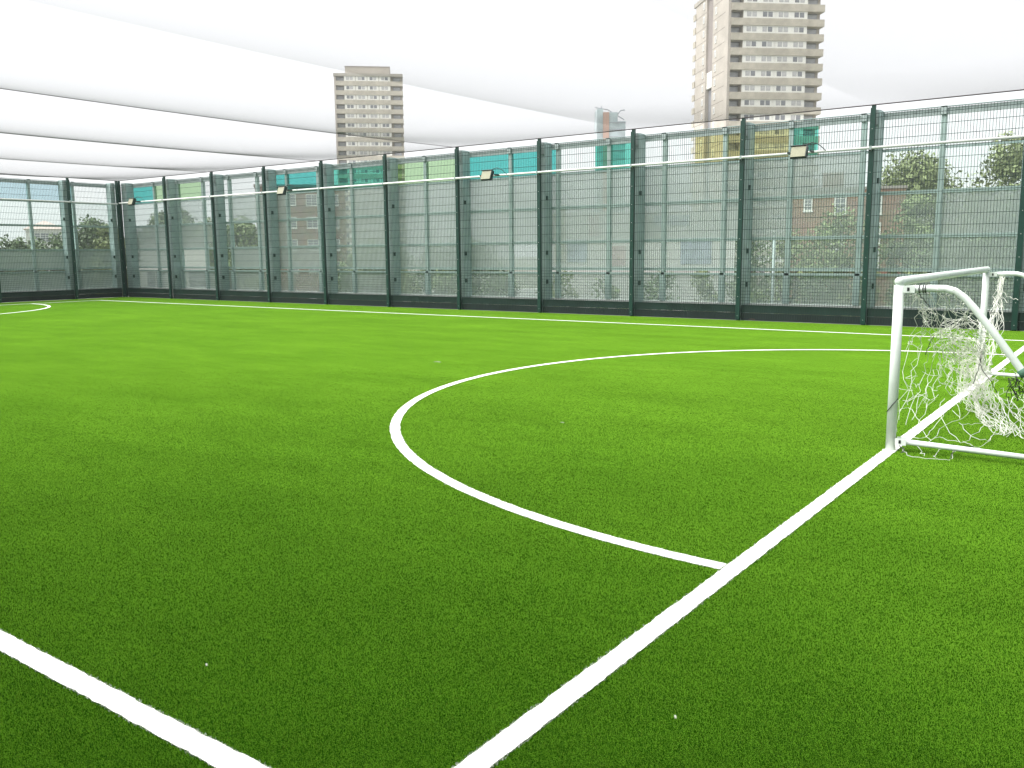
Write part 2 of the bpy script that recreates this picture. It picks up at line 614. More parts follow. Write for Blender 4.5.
def make_mesh_fence(label, T, us):
    """green welded mesh fence on posts with kick boards; T maps local to world"""
    root = empty('mesh_fence', T.translation)
    tag(root, label, 'fence')
    rel = Matrix.Translation(-T.translation) @ T

    def add(b, name, m=None):
        me = b.mesh(name, m)
        me.transform(rel)
        if rel.to_3x3().determinant() < 0:
            me.flip_normals()
        o = bpy.data.objects.new(name, me)
        col.objects.link(o)
        o.parent = root
        return o
    for u in us:
        b = MB()
        b.box(u - .035, u + .035, 0.0, .06, 0, FH + .03, M['post'])
        b.box(u - .045, u + .045, -.026, -.018, .02, FH - .02, M['post'])      # clamp bar
        for z in (.1, .5, .9, 1.3, 1.7, 2.1, 2.5, 2.9, 3.3, 3.7):
            b.box(u - .007, u + .007, -.034, -.026, z - .007, z + .007, M['bolt'])
        add(b, 'post')
    for i in range(len(us) - 1):
        a, c = us[i] + .05, us[i + 1] - .05
        b = MB()
        n = int(round((c - a) / .05))
        for k in range(n + 1):
            x = a + (c - a) * k / n
            w = .0032
            b.box(x - w, x + w, -.006, -.001, .05, FH - .12)
        zs = [.35 + .0667 * k for k in range(12)]
        z = zs[-1] + .2
        while z < FH - .15:
            zs.append(z)
            z += .2015
        zs.append(FH - .124)
        for z in zs:
            h = .0036 if z > 1.1 else .003
            b.box(a, c, -.013, -.0065, z - h, z + h)
            b.box(a, c, -.0005, .006, z - h, z + h)
        add(b, 'mesh_panel', M['wire'])
        b = MB()
        b.box(a - .005, c + .005, .062, .09, .165, .325, M['kick'])
        b.box(a - .002, c + .002, .06, .085, .004, .160, M['kick2'])
        add(b, 'kick_board')
    return root


def make_screen(label, T, u0, u1, cols_u, mull_u, table, tints):
    root = empty('glazed_screen', T.translation)
    tag(root, label, 'screen wall')
    rel = Matrix.Translation(-T.translation) @ T
    flip = rel.to_3x3().determinant() < 0

    def add(b, name, m=None, par=root):
        me = b.mesh(name, m)
        me.transform(rel)
        if flip:
            me.flip_normals()
        o = bpy.data.objects.new(name, me)
        col.objects.link(o)
        o.parent = par
        return o
    for u in cols_u:
        b = MB()
        b.box(u - .06, u + .105, .14, .40, -.02, 4.06, M['steel_d'])
        b.box(u - .075, u + .12, .401, .415, -.02, 4.04, M['steel_d'])
        b.box(u - .01, u + .075, .115, .139, 3.78, 4.06, M['galv'])           # head plate
        for z in (.75, 1.45, 2.75):
            b.box(u + .106, u + .14, .16, .22, z - .05, z + .05, M['post'])   # cleats
        add(b, 'column')
    for u in mull_u:
        b = MB()
        b.box(u - .045, u + .045, .40, .50, .33, 3.97, M['steel'])
        b.box(u - .05, u + .05, .36, .40, 3.90, 4.05, M['galv'])
        b.box(u - .06, u + .06, .37, .399, .36, .94, M['steel_d'])
        add(b, 'mullion')
    zr = {'bottom': (.30, .345, 'sill', .36), 'low': (.93, .985, 'steel', .40), 'mid': (1.025, 1.09, 'steel', .43), 'a': (1.665, 1.730, 'steel', .43),
          'b': (2.487, 2.555, 'steel', .43), 'c': (3.30, 3.34, 'steel_d', .43), 'top': (3.90, 4.02, 'galv', .41)}
    for k, (z0, z1, mm, v) in zr.items():
        b = MB()
        b.box(u0, u1, v, v + (.17 if k == 'bottom' else .056), z0, z1)
        o = add(b, 'sill' if k == 'bottom' else 'rail', M[mm])
    b = MB()
    b.box(u0, u1, .36, .39, 4.030, 4.045)
    add(b, 'capping', M['steel_d'])
    edges = [u0] + list(mull_u) + [u1]
    rows = ((.345, .985), (1.06, 1.675), (1.70, 2.50), (2.53, 3.30), (3.32, 3.90))
    for i in range(len(edges) - 1):
        a, c = edges[i] + .02, edges[i + 1] - .02
        ops = table[min(i, len(table) - 1)]
        for r in range(4):
            b = MB()
            b.box(a, c, .446 if r else .44, .452 if r else .446, rows[r][0], rows[r][1])
            add(b, 'infill_panel' if r else 'lower_panel', M['perf%d' % ops[r]])
        tl = tints[min(i, len(tints) - 1)]
        parts_ = [(a, c, tl)] if isinstance(tl, str) else [(a + (c - a) * s0, a + (c - a) * s1, t) for s0, s1, t in tl]
        for (pa, pc, t) in parts_:
            b = MB()
            b.box(pa, pc, .446, .452, rows[4][0], rows[4][1])
            o = add(b, 'tinted_pane', M['t_' + t])
    return root


posts_far = [-28.86, -26.06, -23.42, -20.81, -18.245, -15.71, -13.175, -10.64, -8.12, -5.59, -3.05, -0.48, 2.05]
T_far = Matrix(((1, 0, 0, 0), (0, 1, 0, YF), (0, 0, 1, 0), (0, 0, 0, 1)))
make_mesh_fence('long dark green mesh fence along the far touch line, running to the right edge', T_far, posts_far)
cols_far = [p - .02 for p in posts_far[1:]] + [-28.86, -28.70]
mull_far = [-1.90 - 1.4125 * k for k in range(19)][::-1]     # -27.3 ... -1.9
mull_far = [m for m in mull_far if m > -28.3]
mull_far = mull_far + [-0.49, 0.92]
# rows low->high: A, B, C, D ; cells left->right
tab_far = [(4, 4, 5, 1), (5, 5, 5, 1), (4, 1, 5, 3), (4, 1, 3, 1), (4, 5, 1, 4), (3, 5, 4, 5), (3, 5, 2, 2), (3, 3, 3, 3), (4, 5, 5, 5), (3, 5, 5, 5), (3, 5, 5, 5),
           (3, 5, 5, 5), (3, 3, 5, 5), (3, 4, 5, 5), (3, 3, 5, 5), (3, 3, 5, 5), (3, 2, 5, 5), (3, 2, 2, 5), (3, 3, 2, 0), (3, 4, 5, 0), (3, 4, 5, 0), (3, 4, 5, 0)]
tint_far = ['teal', 'lime2', 'lime2', 'clear', 'clear', [(0, .45, 'clear'), (.46, 1, 'teal')], 'teal', [(0, .45, 'teal3'), (.46, 1, 'teal2')], 'teal2', [(0, .38, 'lime'), (.39, 1, 'lime2')],
            'lime2', 'teal', 'teal', [(0, .72, 'clear'), (.73, 1, 'teal2')], [(0, .4, 'teal2'), (.41, 1, 'clear')], [(0, .5, 'clear'), (.51, 1, 'olive')], 'olive', [(0, .37, 'teal2'), (.38, 1, 'clear')],
            'clear', 'clear', 'clear', 'clear']
make_screen('tall grey steel screen with tinted top panes behind the far touch line fence', T_far, -28.9, 2.3, cols_far, mull_far, tab_far, tint_far)

# left end: local u runs from the corner back towards -y, v outward = -x
T_left = Matrix(((0, -1, 0, XF), (-1, 0, 0, YF), (0, 0, 1, 0), (0, 0, 0, 1)))
posts_left = [0.0, 1.82, 4.36, 6.90, 9.44, 11.98, 14.52, 17.06, 18.28]
make_mesh_fence('shorter dark green mesh fence across the far end at left', T_left, [0.06] + posts_left[1:])
mull_left = [0.62 + 1.4125 * k for k in range(13)]
mull_left = [m for m in [1.46, 2.95, 4.36 + .1, 5.87, 7.28, 8.69, 10.1, 11.5, 12.9, 14.3, 15.7, 17.1]]
tab_left = [(5, 4, 0, 1), (5, 5, 0, 0), (5, 5, 0, 0), (4, 4, 3, 0), (4, 4, 3, 1), (4, 4, 3, 1)]
tint_left = ['clear', 'blue', 'blue', 'lime2', 'lime2', 'teal']
make_screen('grey steel screen with tinted top panes across the far end', T_left, -.3, 18.6, [.12] + [p + .02 for p in posts_left[1:]], mull_left, tab_left, tint_left)

# the same fence closes the near side and the near end, just outside the picture
T_near = Matrix(((1, 0, 0, 0), (0, -1, 0, YN), (0, 0, 1, 0), (0, 0, 0, 1)))
make_mesh_fence('dark green mesh fence along the near touch line, outside the picture', T_near, posts_far)
make_screen('grey steel screen along the near touch line, outside the picture', T_near, -28.9, 2.3, cols_far, mull_far, tab_far, tint_far)
T_right = Matrix(((0, 1, 0, XN), (-1, 0, 0, YF), (0, 0, 1, 0), (0, 0, 0, 1)))
make_mesh_fence('dark green mesh fence behind the goal, outside the picture', T_right, [0.06] + posts_left[1:])
make_screen('grey steel screen behind the goal, outside the picture', T_right, -.3, 18.6, [.12] + [p + .02 for p in posts_left[1:]], mull_left, tab_left, tint_left)

# ------------------------------------------------------------------ conduit and floodlights
ZC = 3.345
b = MB()
b.tube([(XF + .12, YF - .075, ZC), (2.0, YF - .075, ZC)], .026, 8, M['conduit'])
for p in posts_far[1:]:
    b.box(p - .02, p + .02, YF - .105, YF - .04, ZC - .034, ZC + .034, M['galv'])
tag(b.build('conduit_pipe'), 'long pale conduit pipe clipped to the far touch line fence', 'pipe')
b = MB()
b.tube([(XF + .075, YF - .12, ZC - .03), (XF + .075, -7.0, ZC + .02)], .026, 8, M['conduit'])
for p in posts_left[1:]:
    b.box(XF + .04, XF + .105, YF - p - .02, YF - p + .02, ZC - .034, ZC + .034, M['galv'])
tag(b.build('conduit_pipe'), 'pale conduit pipe clipped to the far end fence left of the corner', 'pipe')


def make_flood(label, loc, rz):
    root = empty('floodlight', loc, rz)
    tag(root, label, 'floodlight', 'floodlights along the fence conduit')
    T = Matrix.Translation((0, -.20, 0)) @ Matrix.Rotation(R(-22), 4, 'X') @ Matrix.Scale(.8, 4)
    b = MB()
    b.box(-.19, .19, 0, .09, -.14, .14, M['housing'], T)
    b.box(-.20, .20, -.05, .09, .141, .155, M['housing'], T)
    b.box(.191, .205, -.045, .09, -.15, .14, M['housing'], T)
    for k in range(6):
        b.box(-.15 + k * .055, -.14 + k * .055, .091, .13, -.11, .11, M['housing'], T)
    b.build('housing', None, root)
    b = MB()
    b.box(-.178, .178, -.02, -.001, -.135, .128, M['lens'], T)
    b.build('lens', None, root)
    b = MB()
    b.box(-.235, -.222, -.16, .06, -.02, .02, M['housing'])
    b.box(.222, .235, -.16, .06, -.02, .02, M['housing'])
    b.box(-.235, .235, .045, .06, -.02, .02, M['housing'])
    b.box(-.222, -.19, -.17, -.15, -.012, .012, M['housing'])
    b.box(.206, .222, -.17, -.15, -.012, .012, M['housing'])
    b.build('bracket', None, root)
    b = MB()
    b.tube([(.12, -.10, .14), (.22, -.06, .17), (.33, -.03, .13), (.42, 0, .05), (.46, .03, .0)], .008, 6, M['black'])
    b.build('cable', None, root)
    return root


for x, lab in ((-27.58, 'small floodlight on the conduit nearest the far left corner'),
               (-19.63, 'floodlight on the conduit in front of the brown brick block, left of the distant tower'),
               (-11.98, 'floodlight on the conduit below the bright teal panes'),
               (-4.33, 'floodlight on the conduit below the larger tower block')):
    make_flood(lab, (x, YF - .12, ZC), 0)

# ------------------------------------------------------------------ overhead net
nm = bpy.data.materials.new('overhead_netting')
nm.use_nodes = True
nt = nm.node_tree
bs = nt.nodes['Principled BSDF']
bs.inputs['Base Color'].default_value = (0.13, 0.13, 0.14, 1)
bs.inputs['Roughness'].default_value = 0.8
out = nt.nodes['Material Output']
tr = nt.nodes.new('ShaderNodeBsdfTransparent')
mx = nt.nodes.new('ShaderNodeMixShader')
lw = nt.nodes.new('ShaderNodeLayerWeight')
lw.inputs[0].default_value = 0.5
# fine mesh: covering per unit of projected area grows as the sheet is seen more edge-on: 1-exp(-k/cos)
s1 = nt.nodes.new('ShaderNodeMath'); s1.operation = 'SUBTRACT'; s1.inputs[0].default_value = 1.0
s2 = nt.nodes.new('ShaderNodeMath'); s2.operation = 'MAXIMUM'; s2.inputs[1].default_value = 0.004
s3 = nt.nodes.new('ShaderNodeMath'); s3.operation = 'DIVIDE'; s3.inputs[0].default_value = -0.040
s4 = nt.nodes.new('ShaderNodeMath'); s4.operation = 'EXPONENT'
s5 = nt.nodes.new('ShaderNodeMath'); s5.operation = 'SUBTRACT'; s5.inputs[0].default_value = 1.0
L = nt.links.new
L(lw.outputs['Facing'], s1.inputs[1]); L(s1.outputs[0], s2.inputs[0]); L(s2.outputs[0], s3.inputs[1])
L(s3.outputs[0], s4.inputs[0]); L(s4.outputs[0], s5.inputs[1])
L(s5.outputs[0], mx.inputs[0]); L(tr.outputs[0], mx.inputs[1]); L(bs.outputs[0], mx.inputs[2]); L(mx.outputs[0], out.inputs[0])

ZT = 4.125
CX = [XF, -23.42, -18.245, -13.175, -8.12, -3.05, XN]      # support cables strung between opposite posts
SAG = 0.165


def net_z(x, y):
    """cables dip a little across the pitch; between cables the net sags"""
    s = abs((y - (YF + YN) / 2) / ((YF - YN) / 2))
    k = 1 - max(0.0, (s - 0.55) / 0.45) ** 1.5
    for i in range(6):
        if x <= CX[i + 1] + 1e-6:
            t = min(1, max(0, (x - CX[i]) / (CX[i + 1] - CX[i])))
            a, b_ = (0 if i == 0 else 1), (0 if i == 5 else 1)
            dip = 0.10 * (1 - s * s) * (a * (1 - t) + b_ * t)
            return ZT - dip - 4 * t * (1 - t) * SAG * k * (CX[i + 1] - CX[i]) / 5.07
    return ZT


nroot = empty('overhead_net', ((XF + XN) / 2, (YF + YN) / 2, ZT))
tag(nroot, 'fine pale overhead net sagging in folds across the whole pitch', 'net')
NX, NY = 700, 60
vs, fs = [], []
for i in range(NX + 1):
    for j in range(NY + 1):
        x = XF + (XN - XF) * i / NX
        y = YN + (YF - YN) * j / NY
        vs.append((x, y, net_z(x, y)))
for i in range(NX):
    for j in range(NY):
        k = i * (NY + 1) + j
        fs.append((k, k + NY + 1, k + NY + 2, k + 1))
me = bpy.data.meshes.new('netting')
me.from_pydata(vs, [], fs)
me.polygons.foreach_set('use_smooth', [True] * len(fs))
me.materials.append(nm)
o = put(me, 'netting', nroot, tuple(-v for v in nroot.location))
M['rope'] = mat('net_rope', (0.05, 0.035, 0.04), 0.8)
b = MB()
b.tube([(XF, YN, ZT + .01), (XF, YF, ZT + .01), (XN, YF, ZT + .01), (XN, YN, ZT + .01), (XF, YN, ZT + .01)], .011, 6, M['rope'])
b.build('edge_rope', None, nroot, tuple(-v for v in nroot.location))
for i in range(1, 4):
    b = MB()
    b.tube([(CX[i], YN + (YF - YN) * j / 40, net_z(CX[i], YN + (YF - YN) * j / 40) - .004) for j in range(41)], .006, 6, M['rope'])
    b.build('support_cable', None, nroot, tuple(-v for v in nroot.location))

# ------------------------------------------------------------------ goal
groot = empty('football_goal', (0, GC, 0))
tag(groot, 'white tubular small football goal with torn tangled net on the goal line', 'goal')
GW, GH = 4.28, 1.22
gl = tuple(-v for v in groot.location)


def part(b, name, m=None, par=None):
    return b.build(name, m, par or groot, gl if par is None else None)


for yy, xx in ((0.0, 0.0), (GW, -0.04)):
    b = MB()
    b.tube([(xx, yy, 0.0), (xx, yy, GH - .03)], .034, 20, M['white_paint'])
    part(b, 'post')
b = MB()
b.tube([(0, -.034, GH - .004), (0, -.031, GH - .004), (0, -.022, GH - .003), (0.0, -.008, GH - .003), (-.04, GW + .05, GH - .003), (-.04, GW + .06, GH - .003)], [.007, .017, .026, .032, .033, .028], 20, M['white_paint'])
part(b, 'crossbar')


def bend(yy, dx):
    pts = [(.07, 1.165), (.20, 1.172), (.30, 1.172), (.36, 1.155), (.42, 1.112), (.49, 1.035), (.65, .83), (.80, .625), (1.02, .32), (1.2, .075)]
    return [(x + dx, yy, z) for x, z in pts]


for yy, dx in ((0.0, 0.0), (GW, -.04)):
    b = MB()
    b.tube(bend(yy, dx), .0245, 14, M['white_paint'])
    part(b, 'net_support_tube')
    b = MB()
    b.tube([(.07 + dx, yy, .075), (1.2 + dx, yy, .05)], .0195, 12, M['white_paint'])
    part(b, 'ground_bar')
    for z in (1.165, .075):
        b = MB()
        b.box(.035 + dx, .11 + dx, yy - .033, yy - .028, z - .024, z + .024, M['white_paint'])
        b.box(.035 + dx, .11 + dx, yy + .028, yy + .033, z - .024, z + .024, M['white_paint'])
        b.box(.06 + dx, .075 + dx, yy - .036, yy + .036, z - .012, z + .012, M['black'])
        part(b, 'bracket')
b = MB()
b.tube([(1.2, -.02, .05), (1.16, GW + .02, .05)], .026, 12, M['white_paint'])
part(b, 'rear_bar')
# tape wound round the near support tube
b = MB()
Pb = bend(0, 0)
b.tube([(.785, 0, .645), (.80, 0, .625), (.815, 0, .605)], .030, 12, mat('green_tape', (0.07, 0.17, 0.12), 0.7))
part(b, 'tape')
b = MB()
for x in (.135, .16, .175):
    b.tube([(x, .029 * math.cos(a), 1.168 + .029 * math.sin(a)) for a in np.linspace(0, 6.283, 13)], .0035, 5, M['black'])
part(b, 'cable_tie')

# ---- the net: cords on control surfaces, shaken
crd = MB()


def wob(p, s):
    return Vector(p) + Vector((random.gauss(0, s), random.gauss(0, s), random.gauss(0, s)))


def cord(pts, r=.0030, s=0.006, b=None, sub=3):
    pts = [Vector(p) for p in pts]
    q = []
    n = len(pts)
    for i in range(n - 1):
        p0, p1, p2, p3 = pts[max(i - 1, 0)], pts[i], pts[i + 1], pts[min(i + 2, n - 1)]
        for k in range(sub):
            t = k / sub
            q.append(wob(.5 * ((2 * p1) + (p2 - p0) * t + (2 * p0 - 5 * p1 + 4 * p2 - p3) * t * t + (3 * p1 - p0 - 3 * p2 + p3) * t ** 3), s))
    q.append(pts[-1])
    for p in q:
        p.z = max(p.z, .012)
    (b or crd).tube(q, r, 4, None, cap=False)


def surf(ctrl, u, v):
    nr, nc = len(ctrl), len(ctrl[0])
    fu, fv = u * (nr - 1), v * (nc - 1)
    i, j = min(int(fu), nr - 2), min(int(fv), nc - 2)
    a, c = fu - i, fv - j
    return (ctrl[i][j] * (1 - a) * (1 - c) + ctrl[i + 1][j] * a * (1 - c) + ctrl[i][j + 1] * (1 - a) * c + ctrl[i + 1][j + 1] * a * c)


def netpatch(ctrl, n, m, s, r=.0028, drop=0.1, wave=0.0):
    """diamond meshes: n rows, m columns"""
    P = {}
    for i in range(n + 1):
        for j in range(m + 1):
            off = .5 if i % 2 else 0
            v = min(1, max(0, (j + off) / (m + .5)))
            p = surf(ctrl, i / n, v)
            if wave:
                p = p + Vector((wave * math.sin(j * 1.3 + i * .4), wave * math.cos(j * .9), wave * .5 * math.sin(i * 2.1 + j)))
            P[i, j] = wob(p, s)
    for j in range(m + 1):
        for sgn in (0, 1):
            pts, run = [], []
            for i in range(n + 1):
                jj = j if i % 2 == 0 else (j - 1 if sgn else j)
                if (i, jj) in P and random.random() > drop * .35:
                    run.append(P[i, jj])
                else:
                    if len(run) > 1:
                        pts.append(run)
                    run = []
            if len(run) > 1:
                pts.append(run)
            for q in pts:
                cord(q, r, s * .35, sub=2)


# side net hanging from the near tube and dragged towards the far post
C1 = [[at_y(908, 289, .0), at_y(930, 287, .0), at_y(952, 290, .0), at_y(968, 302, .0), at_y(984, 321, .0)],
      [at_y(924, 318, .35), at_y(938, 318, .5), at_y(954, 322, .6), at_y(968, 326, .6), at_y(985, 332, .5)],
      [at_y(931, 338, .9), at_y(944, 340, 1.1), at_y(958, 342, 1.3), at_y(971, 344, 1.4), at_y(984, 346, 1.4)],
      [at_y(940, 362, 1.7), at_y(952, 364, 1.9), at_y(964, 366, 2.1), at_y(975, 367, 2.2), at_y(986, 368, 2.3)],
      [at_y(944, 388, 1.75), at_y(956, 392, 1.8), at_y(966, 394, 1.85), at_y(976, 395, 1.9), at_y(987, 396, 1.9)]]
netpatch(C1, 16, 9, .022, r=.0020, drop=.3, wave=.012)
C1b = [r_[1:] for r_ in C1[1:]]
netpatch(C1b, 15, 7, .034, r=.0020, drop=.25, wave=.03)
C1c = [r_[2:] for r_ in C1[2:]]
netpatch(C1c, 13, 8, .038, r=.0022, drop=.25, wave=.03)
# hank hanging from the far support tube down the far post
C2 = [[at_y(1000.5, 276, GW), at_y(1002.5, 276, GW)],
      [at_y(996, 296, 4.1), at_y(1001, 298, 4.1)],
      [at_y(988, 322, 3.7), at_y(1000, 326, 3.7)],
      [at_y(980, 350, 3.1), at_y(994, 354, 3.1)],
      [at_y(974, 378, 2.5), at_y(990, 380, 2.5)],
      [at_y(968, 396, 1.9), at_y(989, 400, 1.9)]]
for _ in range(2):
    netpatch(C2, 16, 5, .018, r=.0019, drop=.15, wave=.012)
# heap spread on the turf behind the goal line
C3 = [[at_z(962, 392, .10), at_z(975, 392, .12), at_z(990, 392, .10), at_z(1008, 396, .06), at_z(1040, 398, .05)],
      [at_z(968, 405, .06), at_z(982, 408, .09), at_z(998, 409, .08), at_z(1015, 411, .05), at_z(1045, 412, .04)],
      [at_z(976, 416, .03), at_z(990, 421, .05), at_z(1006, 424, .04), at_z(1022, 426, .03), at_z(1050, 427, .03)],
      [at_z(986, 424, .015), at_z(998, 432, .02), at_z(1011, 438, .02), at_z(1026, 439, .02), at_z(1052, 438, .02)]]
for _ in range(2):
    netpatch(C3, 7, 12, .022, r=.0017, drop=.2, wave=.02)
C4 = [[at_z(948, 388, .12), at_z(966, 380, .22), at_z(986, 378, .22)],
      [at_z(952, 396, .08), at_z(972, 398, .12), at_z(989, 398, .12)],
      [at_z(966, 402, .03), at_z(982, 412, .05), at_z(994, 412, .05)]]
netpatch(C4, 8, 7, .03, r=.0018, drop=.15, wave=.02)
# long loose cords sagging from the near tube to the turf by the near post
random.seed(11)
for (a, ya, c, yc, e_, ye) in (((921, 300), .1, (908, 350), .35, (897, 432), .03), ((926, 306), .1, (920, 345), .5, (899, 420), .05), ((930, 318), .3, (916, 360), .5, (908, 405), .35),
                               ((934, 326), .4, (924, 372), .6, (906, 425), .1), ((940, 330), .5, (930, 378), .8, (912, 420), .2), 
                               ((946, 345), .9, (934, 372), .9, (918, 408), .4), ((926, 330), .4, (914, 338), .4, (905, 352), .35), ((944, 332), .6, (938, 360), .9, (940, 384), 1.1),
                               ((950, 352), 1.0, (938, 378), 1.0, (914, 436), .05), ((955, 330), .7, (949, 352), 1.0, (945, 372), 1.3)):
    p0, p1, p2 = at_y(*a, ya), at_y(*c, yc), at_y(*e_, ye)
    cord([p0, p0.lerp(p1, .5), p1, p1.lerp(p2, .5), p2], .0016, .012, sub=4)
    for t in (.4,):          # stubs of broken meshes
        q = p1.lerp(p2, t)
        cord([q, q + Vector((random.uniform(-.05, .06), random.uniform(-.05, .08), random.uniform(-.07, .04))), q + Vector((random.uniform(-.12, .12), random.uniform(-.1, .12), random.uniform(-.12, .02)))], .0018, .008)
for pts in ([(903, 447), (906, 453), (918, 457), (933, 459), (949, 460), (952, 456), (955, 450)], [(912, 440), (920, 449), (924, 456)], [(934, 458), (938, 451), (946, 446)],
            [(897, 412), (908, 408), (917, 417), (930, 440), (944, 426), (962, 418), (978, 405)], [(944, 398), (940, 410), (944, 422), (959, 442), (975, 434), (985, 424)], [(953, 410), (960, 418), (958, 404), (952, 400)],
            [(940, 394), (930, 400), (918, 394), (906, 402)], [(945, 414), (932, 428), (921, 438), (905, 434)], [(962, 442), (980, 447), (992, 437), (1000, 432)], [(963, 424), (975, 424), (990, 420)],
            [(960, 422), (972, 436), (988, 440), (996, 430)], [(925, 446), (935, 438), (950, 440), (960, 442)]):
    cord([at_z(x, y, .022) for x, y in pts], .0018, .006, sub=4)
for pts in ([(995, 347), (1005, 355), (1011, 362)], [(1000, 355), (1006, 355), (1015, 359)], [(985, 352), (998, 354), (1004, 355), (1004, 378)], [(990, 392), (1000, 396), (1012, 390), (1024, 396), (1034, 390)],
            [(1000, 388), (1010, 394), (1020, 386), (1036, 392)], [(1012, 376), (1024, 384), (1034, 380)], [(1012, 368), (1022, 374), (1034, 366)]):
    cord([at_y(x, y, 2.0) for x, y in pts], .0018, .012, sub=4)
for pts in ([(1001, 290), (1006, 296), (1012, 298), (1018, 300)], [(1001, 294), (1006, 300), (1008, 303)], [(1000, 306), (1003, 312), (999, 318)], [(999, 300), (1004, 308), (1000, 322)]):
    cord([at_y(x, y, 4.0) for x, y in pts], .003, .01, sub=3)
# cords lying over the fold near the tube
for k in range(34):
    a, c = random.uniform(0, .6), random.random()
    pts = [surf(C1, a, c)]
    for q in range(4):
        a = min(1, max(0, a + random.uniform(-.10, .16)))
        c = min(1, max(0, c + random.uniform(-.28, .28)))
        pts.append(surf(C1, a, c))
    cord(pts, .0018, .018, sub=3)
gn = crd.build('torn_net', M['net_cord'], groot, gl)


def tie(pts, r_, s_):
    d_ = MB()
    cord(pts, r_, s_, b=d_, sub=4)
    d_.build('tie_cord', M['black'], groot, gl)


for pts, yy in (([(990, 338), (985, 345), (981, 352), (980, 362), (982, 370), (990, 379), (997, 393)], 1.7), ([(977, 338), (979, 345), (982, 352), (977, 372), (973, 384)], 1.7), ([(919, 294), (924, 300), (930, 308)], .05), ([(934, 335), (929, 347), (925, 355)], .5)):
    tie([at_y(x, y, yy) for x, y in pts], .0032, .004)
for pts in ([(899, 445), (904, 450), (901, 453)], [(950, 459), (953, 452), (962, 447), (974, 446)]):
    tie([at_z(x, y, .03) for x, y in pts], .0032, .003)
for k in range(12):
    x0 = random.uniform(1010, 1030)
    y0 = random.uniform(374, 382)
    tie([at_y(x0, y0, .0), at_y(x0 + random.uniform(-5, 5), y0 + 10, .02), at_y(x0 + random.uniform(-6, 6), y0 + random.uniform(15, 26), .03)], .0028, .012)
tie([(-.036, -.02, .28), (0, -.041, .33), (.037, -.01, .385)], .0035, .001)

# ------------------------------------------------------------------ tower blocks
TB = YAW_T = None
ax = Vector((fw.x, fw.y, 0)).normalized()
lx = Vector((ax.y, -ax.x, 0))


def axis_pt(px, depth):           # ground-plan point seen in column px at depth along the view axis
    p = Vector((CAM.x, CAM.y, 0)) + ax * depth + lx * ((px - 512) / F * depth / 1.0)
    return p


def window_mesh(kind):
    b = MB()
    w, h = 3.10, 1.29
    b.box(-w / 2, w / 2, -.10, .0, 0, h, M['win_white'])
    for k, (x0, x1) in enumerate(((-.92, -.08), (.08, .92))):
        g = {0: ('glass_d', 'glass_d'), 1: ('glass_l', 'glass_d'), 2: ('glass_l', 'glass_l'), 3: ('glass_d', 'glass_l')}[kind][k]
        b.box(x0, x1, -.106, -.07, .26, h - .16, M[g])
    b.box(-.95, .95, -.12, -.101, .17, .23, M['win_white'])
    return b.mesh('window')


WM = [window_mesh(k) for k in range(4)]


def tower(label, corner, ang, floors, top, seed, W=18.6, D=20.0, fh=2.56):
    rs = random.Random(seed)
    root = empty('tower_block', (corner.x, corner.y, ZG), ang)
    tag(root, label, 'tower block')
    H = top - ZG
    b = MB()
    xl, xr = 2.75, W - 3.25
    sx = .0
    # plan: main body behind the balconies, stair slot cut into the left flank
    b.box(1.3, W, 1.6, D, .0, H, M['tower_side'])
    b.box(0, 1.3, 1.6, 8.2, 0, H, M['tower_side'])
    b.box(0, 1.3, 11.8, D - .9, 0, H, M['tower_side'])
    b.box(xl, xr, .15, 1.6, .0, H, M['tower_c'])
    b.box(0, .5, .05, 1.6, 0, H, M['tower_side'])
    b.build('wall', None, root)
    b = MB()
    z0 = H - 16.8 if D > 18.5 and W < 18.2 else H * .62
    b.box(.35, 1.3, 8.2, 11.8, z0 + 3.1, H - .3, M['recess2'])
    b.box(.25, 1.3, 8.2, 11.8, z0, z0 + 3.0, M['win_white'])
    b.box(.7, 1.3, 8.2, 11.8, 0, z0 - .1, M['recess'])
    b.build('stair_panel', None, root)
    b = MB()
    b.box(-.15, W + .15, -.18, D + .1, H + .001, H + .75, M['tower_c'])
    b.build('parapet', None, root)
    b = MB()
    b.box(3.0, W - 3.5, 3, D - 3, H + .76, H + 3.1, M['tower_side'])
    b.box(2.9, W - 3.4, 2.9, D - 2.9, H + 3.1, H + 3.3, M['lead'])
    b.build('roof_plant_room', None, root)
    bb = MB()
    bb.box(.52, W + .12, -.12, 1.58, 0, 1.24, M['tower_band'])
    bb.box(W + .002, W + .12, 1.58, 3.4, 0, 1.24, M['tower_band'])
    bb.box(-.012, .0, 1.7, 8.1, .02, .09, M['joint'])
    bb.box(-.012, .0, 11.9, D - 1, .02, .09, M['joint'])
    bb.box(-.18, .0, D - 1.0, D + .3, .05, 1.24, M['tower_band'])
    band = bb.mesh('spandrel')
    wb = MB()
    wb.box(-1.05, 1.05, -.04, .04, .0, 1.28, M['recess'])
    wb.box(-.98, .98, -.07, -.041, .08, 1.12, M['glass_b'])
    bw = wb.mesh('balcony_window')
    wb = MB()
    wb.box(-.05, .05, -.45, .45, 0, 1.25, M['win_white'])
    wb.box(-.06, -.051, -.33, .33, .12, 1.1, M['glass_l'])
    sw = wb.mesh('flank_window')
    for k in range(floors):
        z = H - fh * (k + 1)
        if z < 0:
            break
        put(band, 'spandrel', root, (0, 0, z))
        for q in range(4):
            put(WM[rs.choice((0, 1, 1, 2, 2, 3))], 'window', root, (xl + 1.58 + q * 3.145 * (xr - xl) / 12.6, .148, z + 1.26))
        put(bw, 'balcony_window', root, (1.62, 1.55, z + 1.26))
        put(bw, 'balcony_window', root, (W - 1.65, 1.55, z + 1.26))
        for yy in (6.4, 13.2):
            put(sw, 'flank_window', root, (-.052, yy, z + .85))
    return root


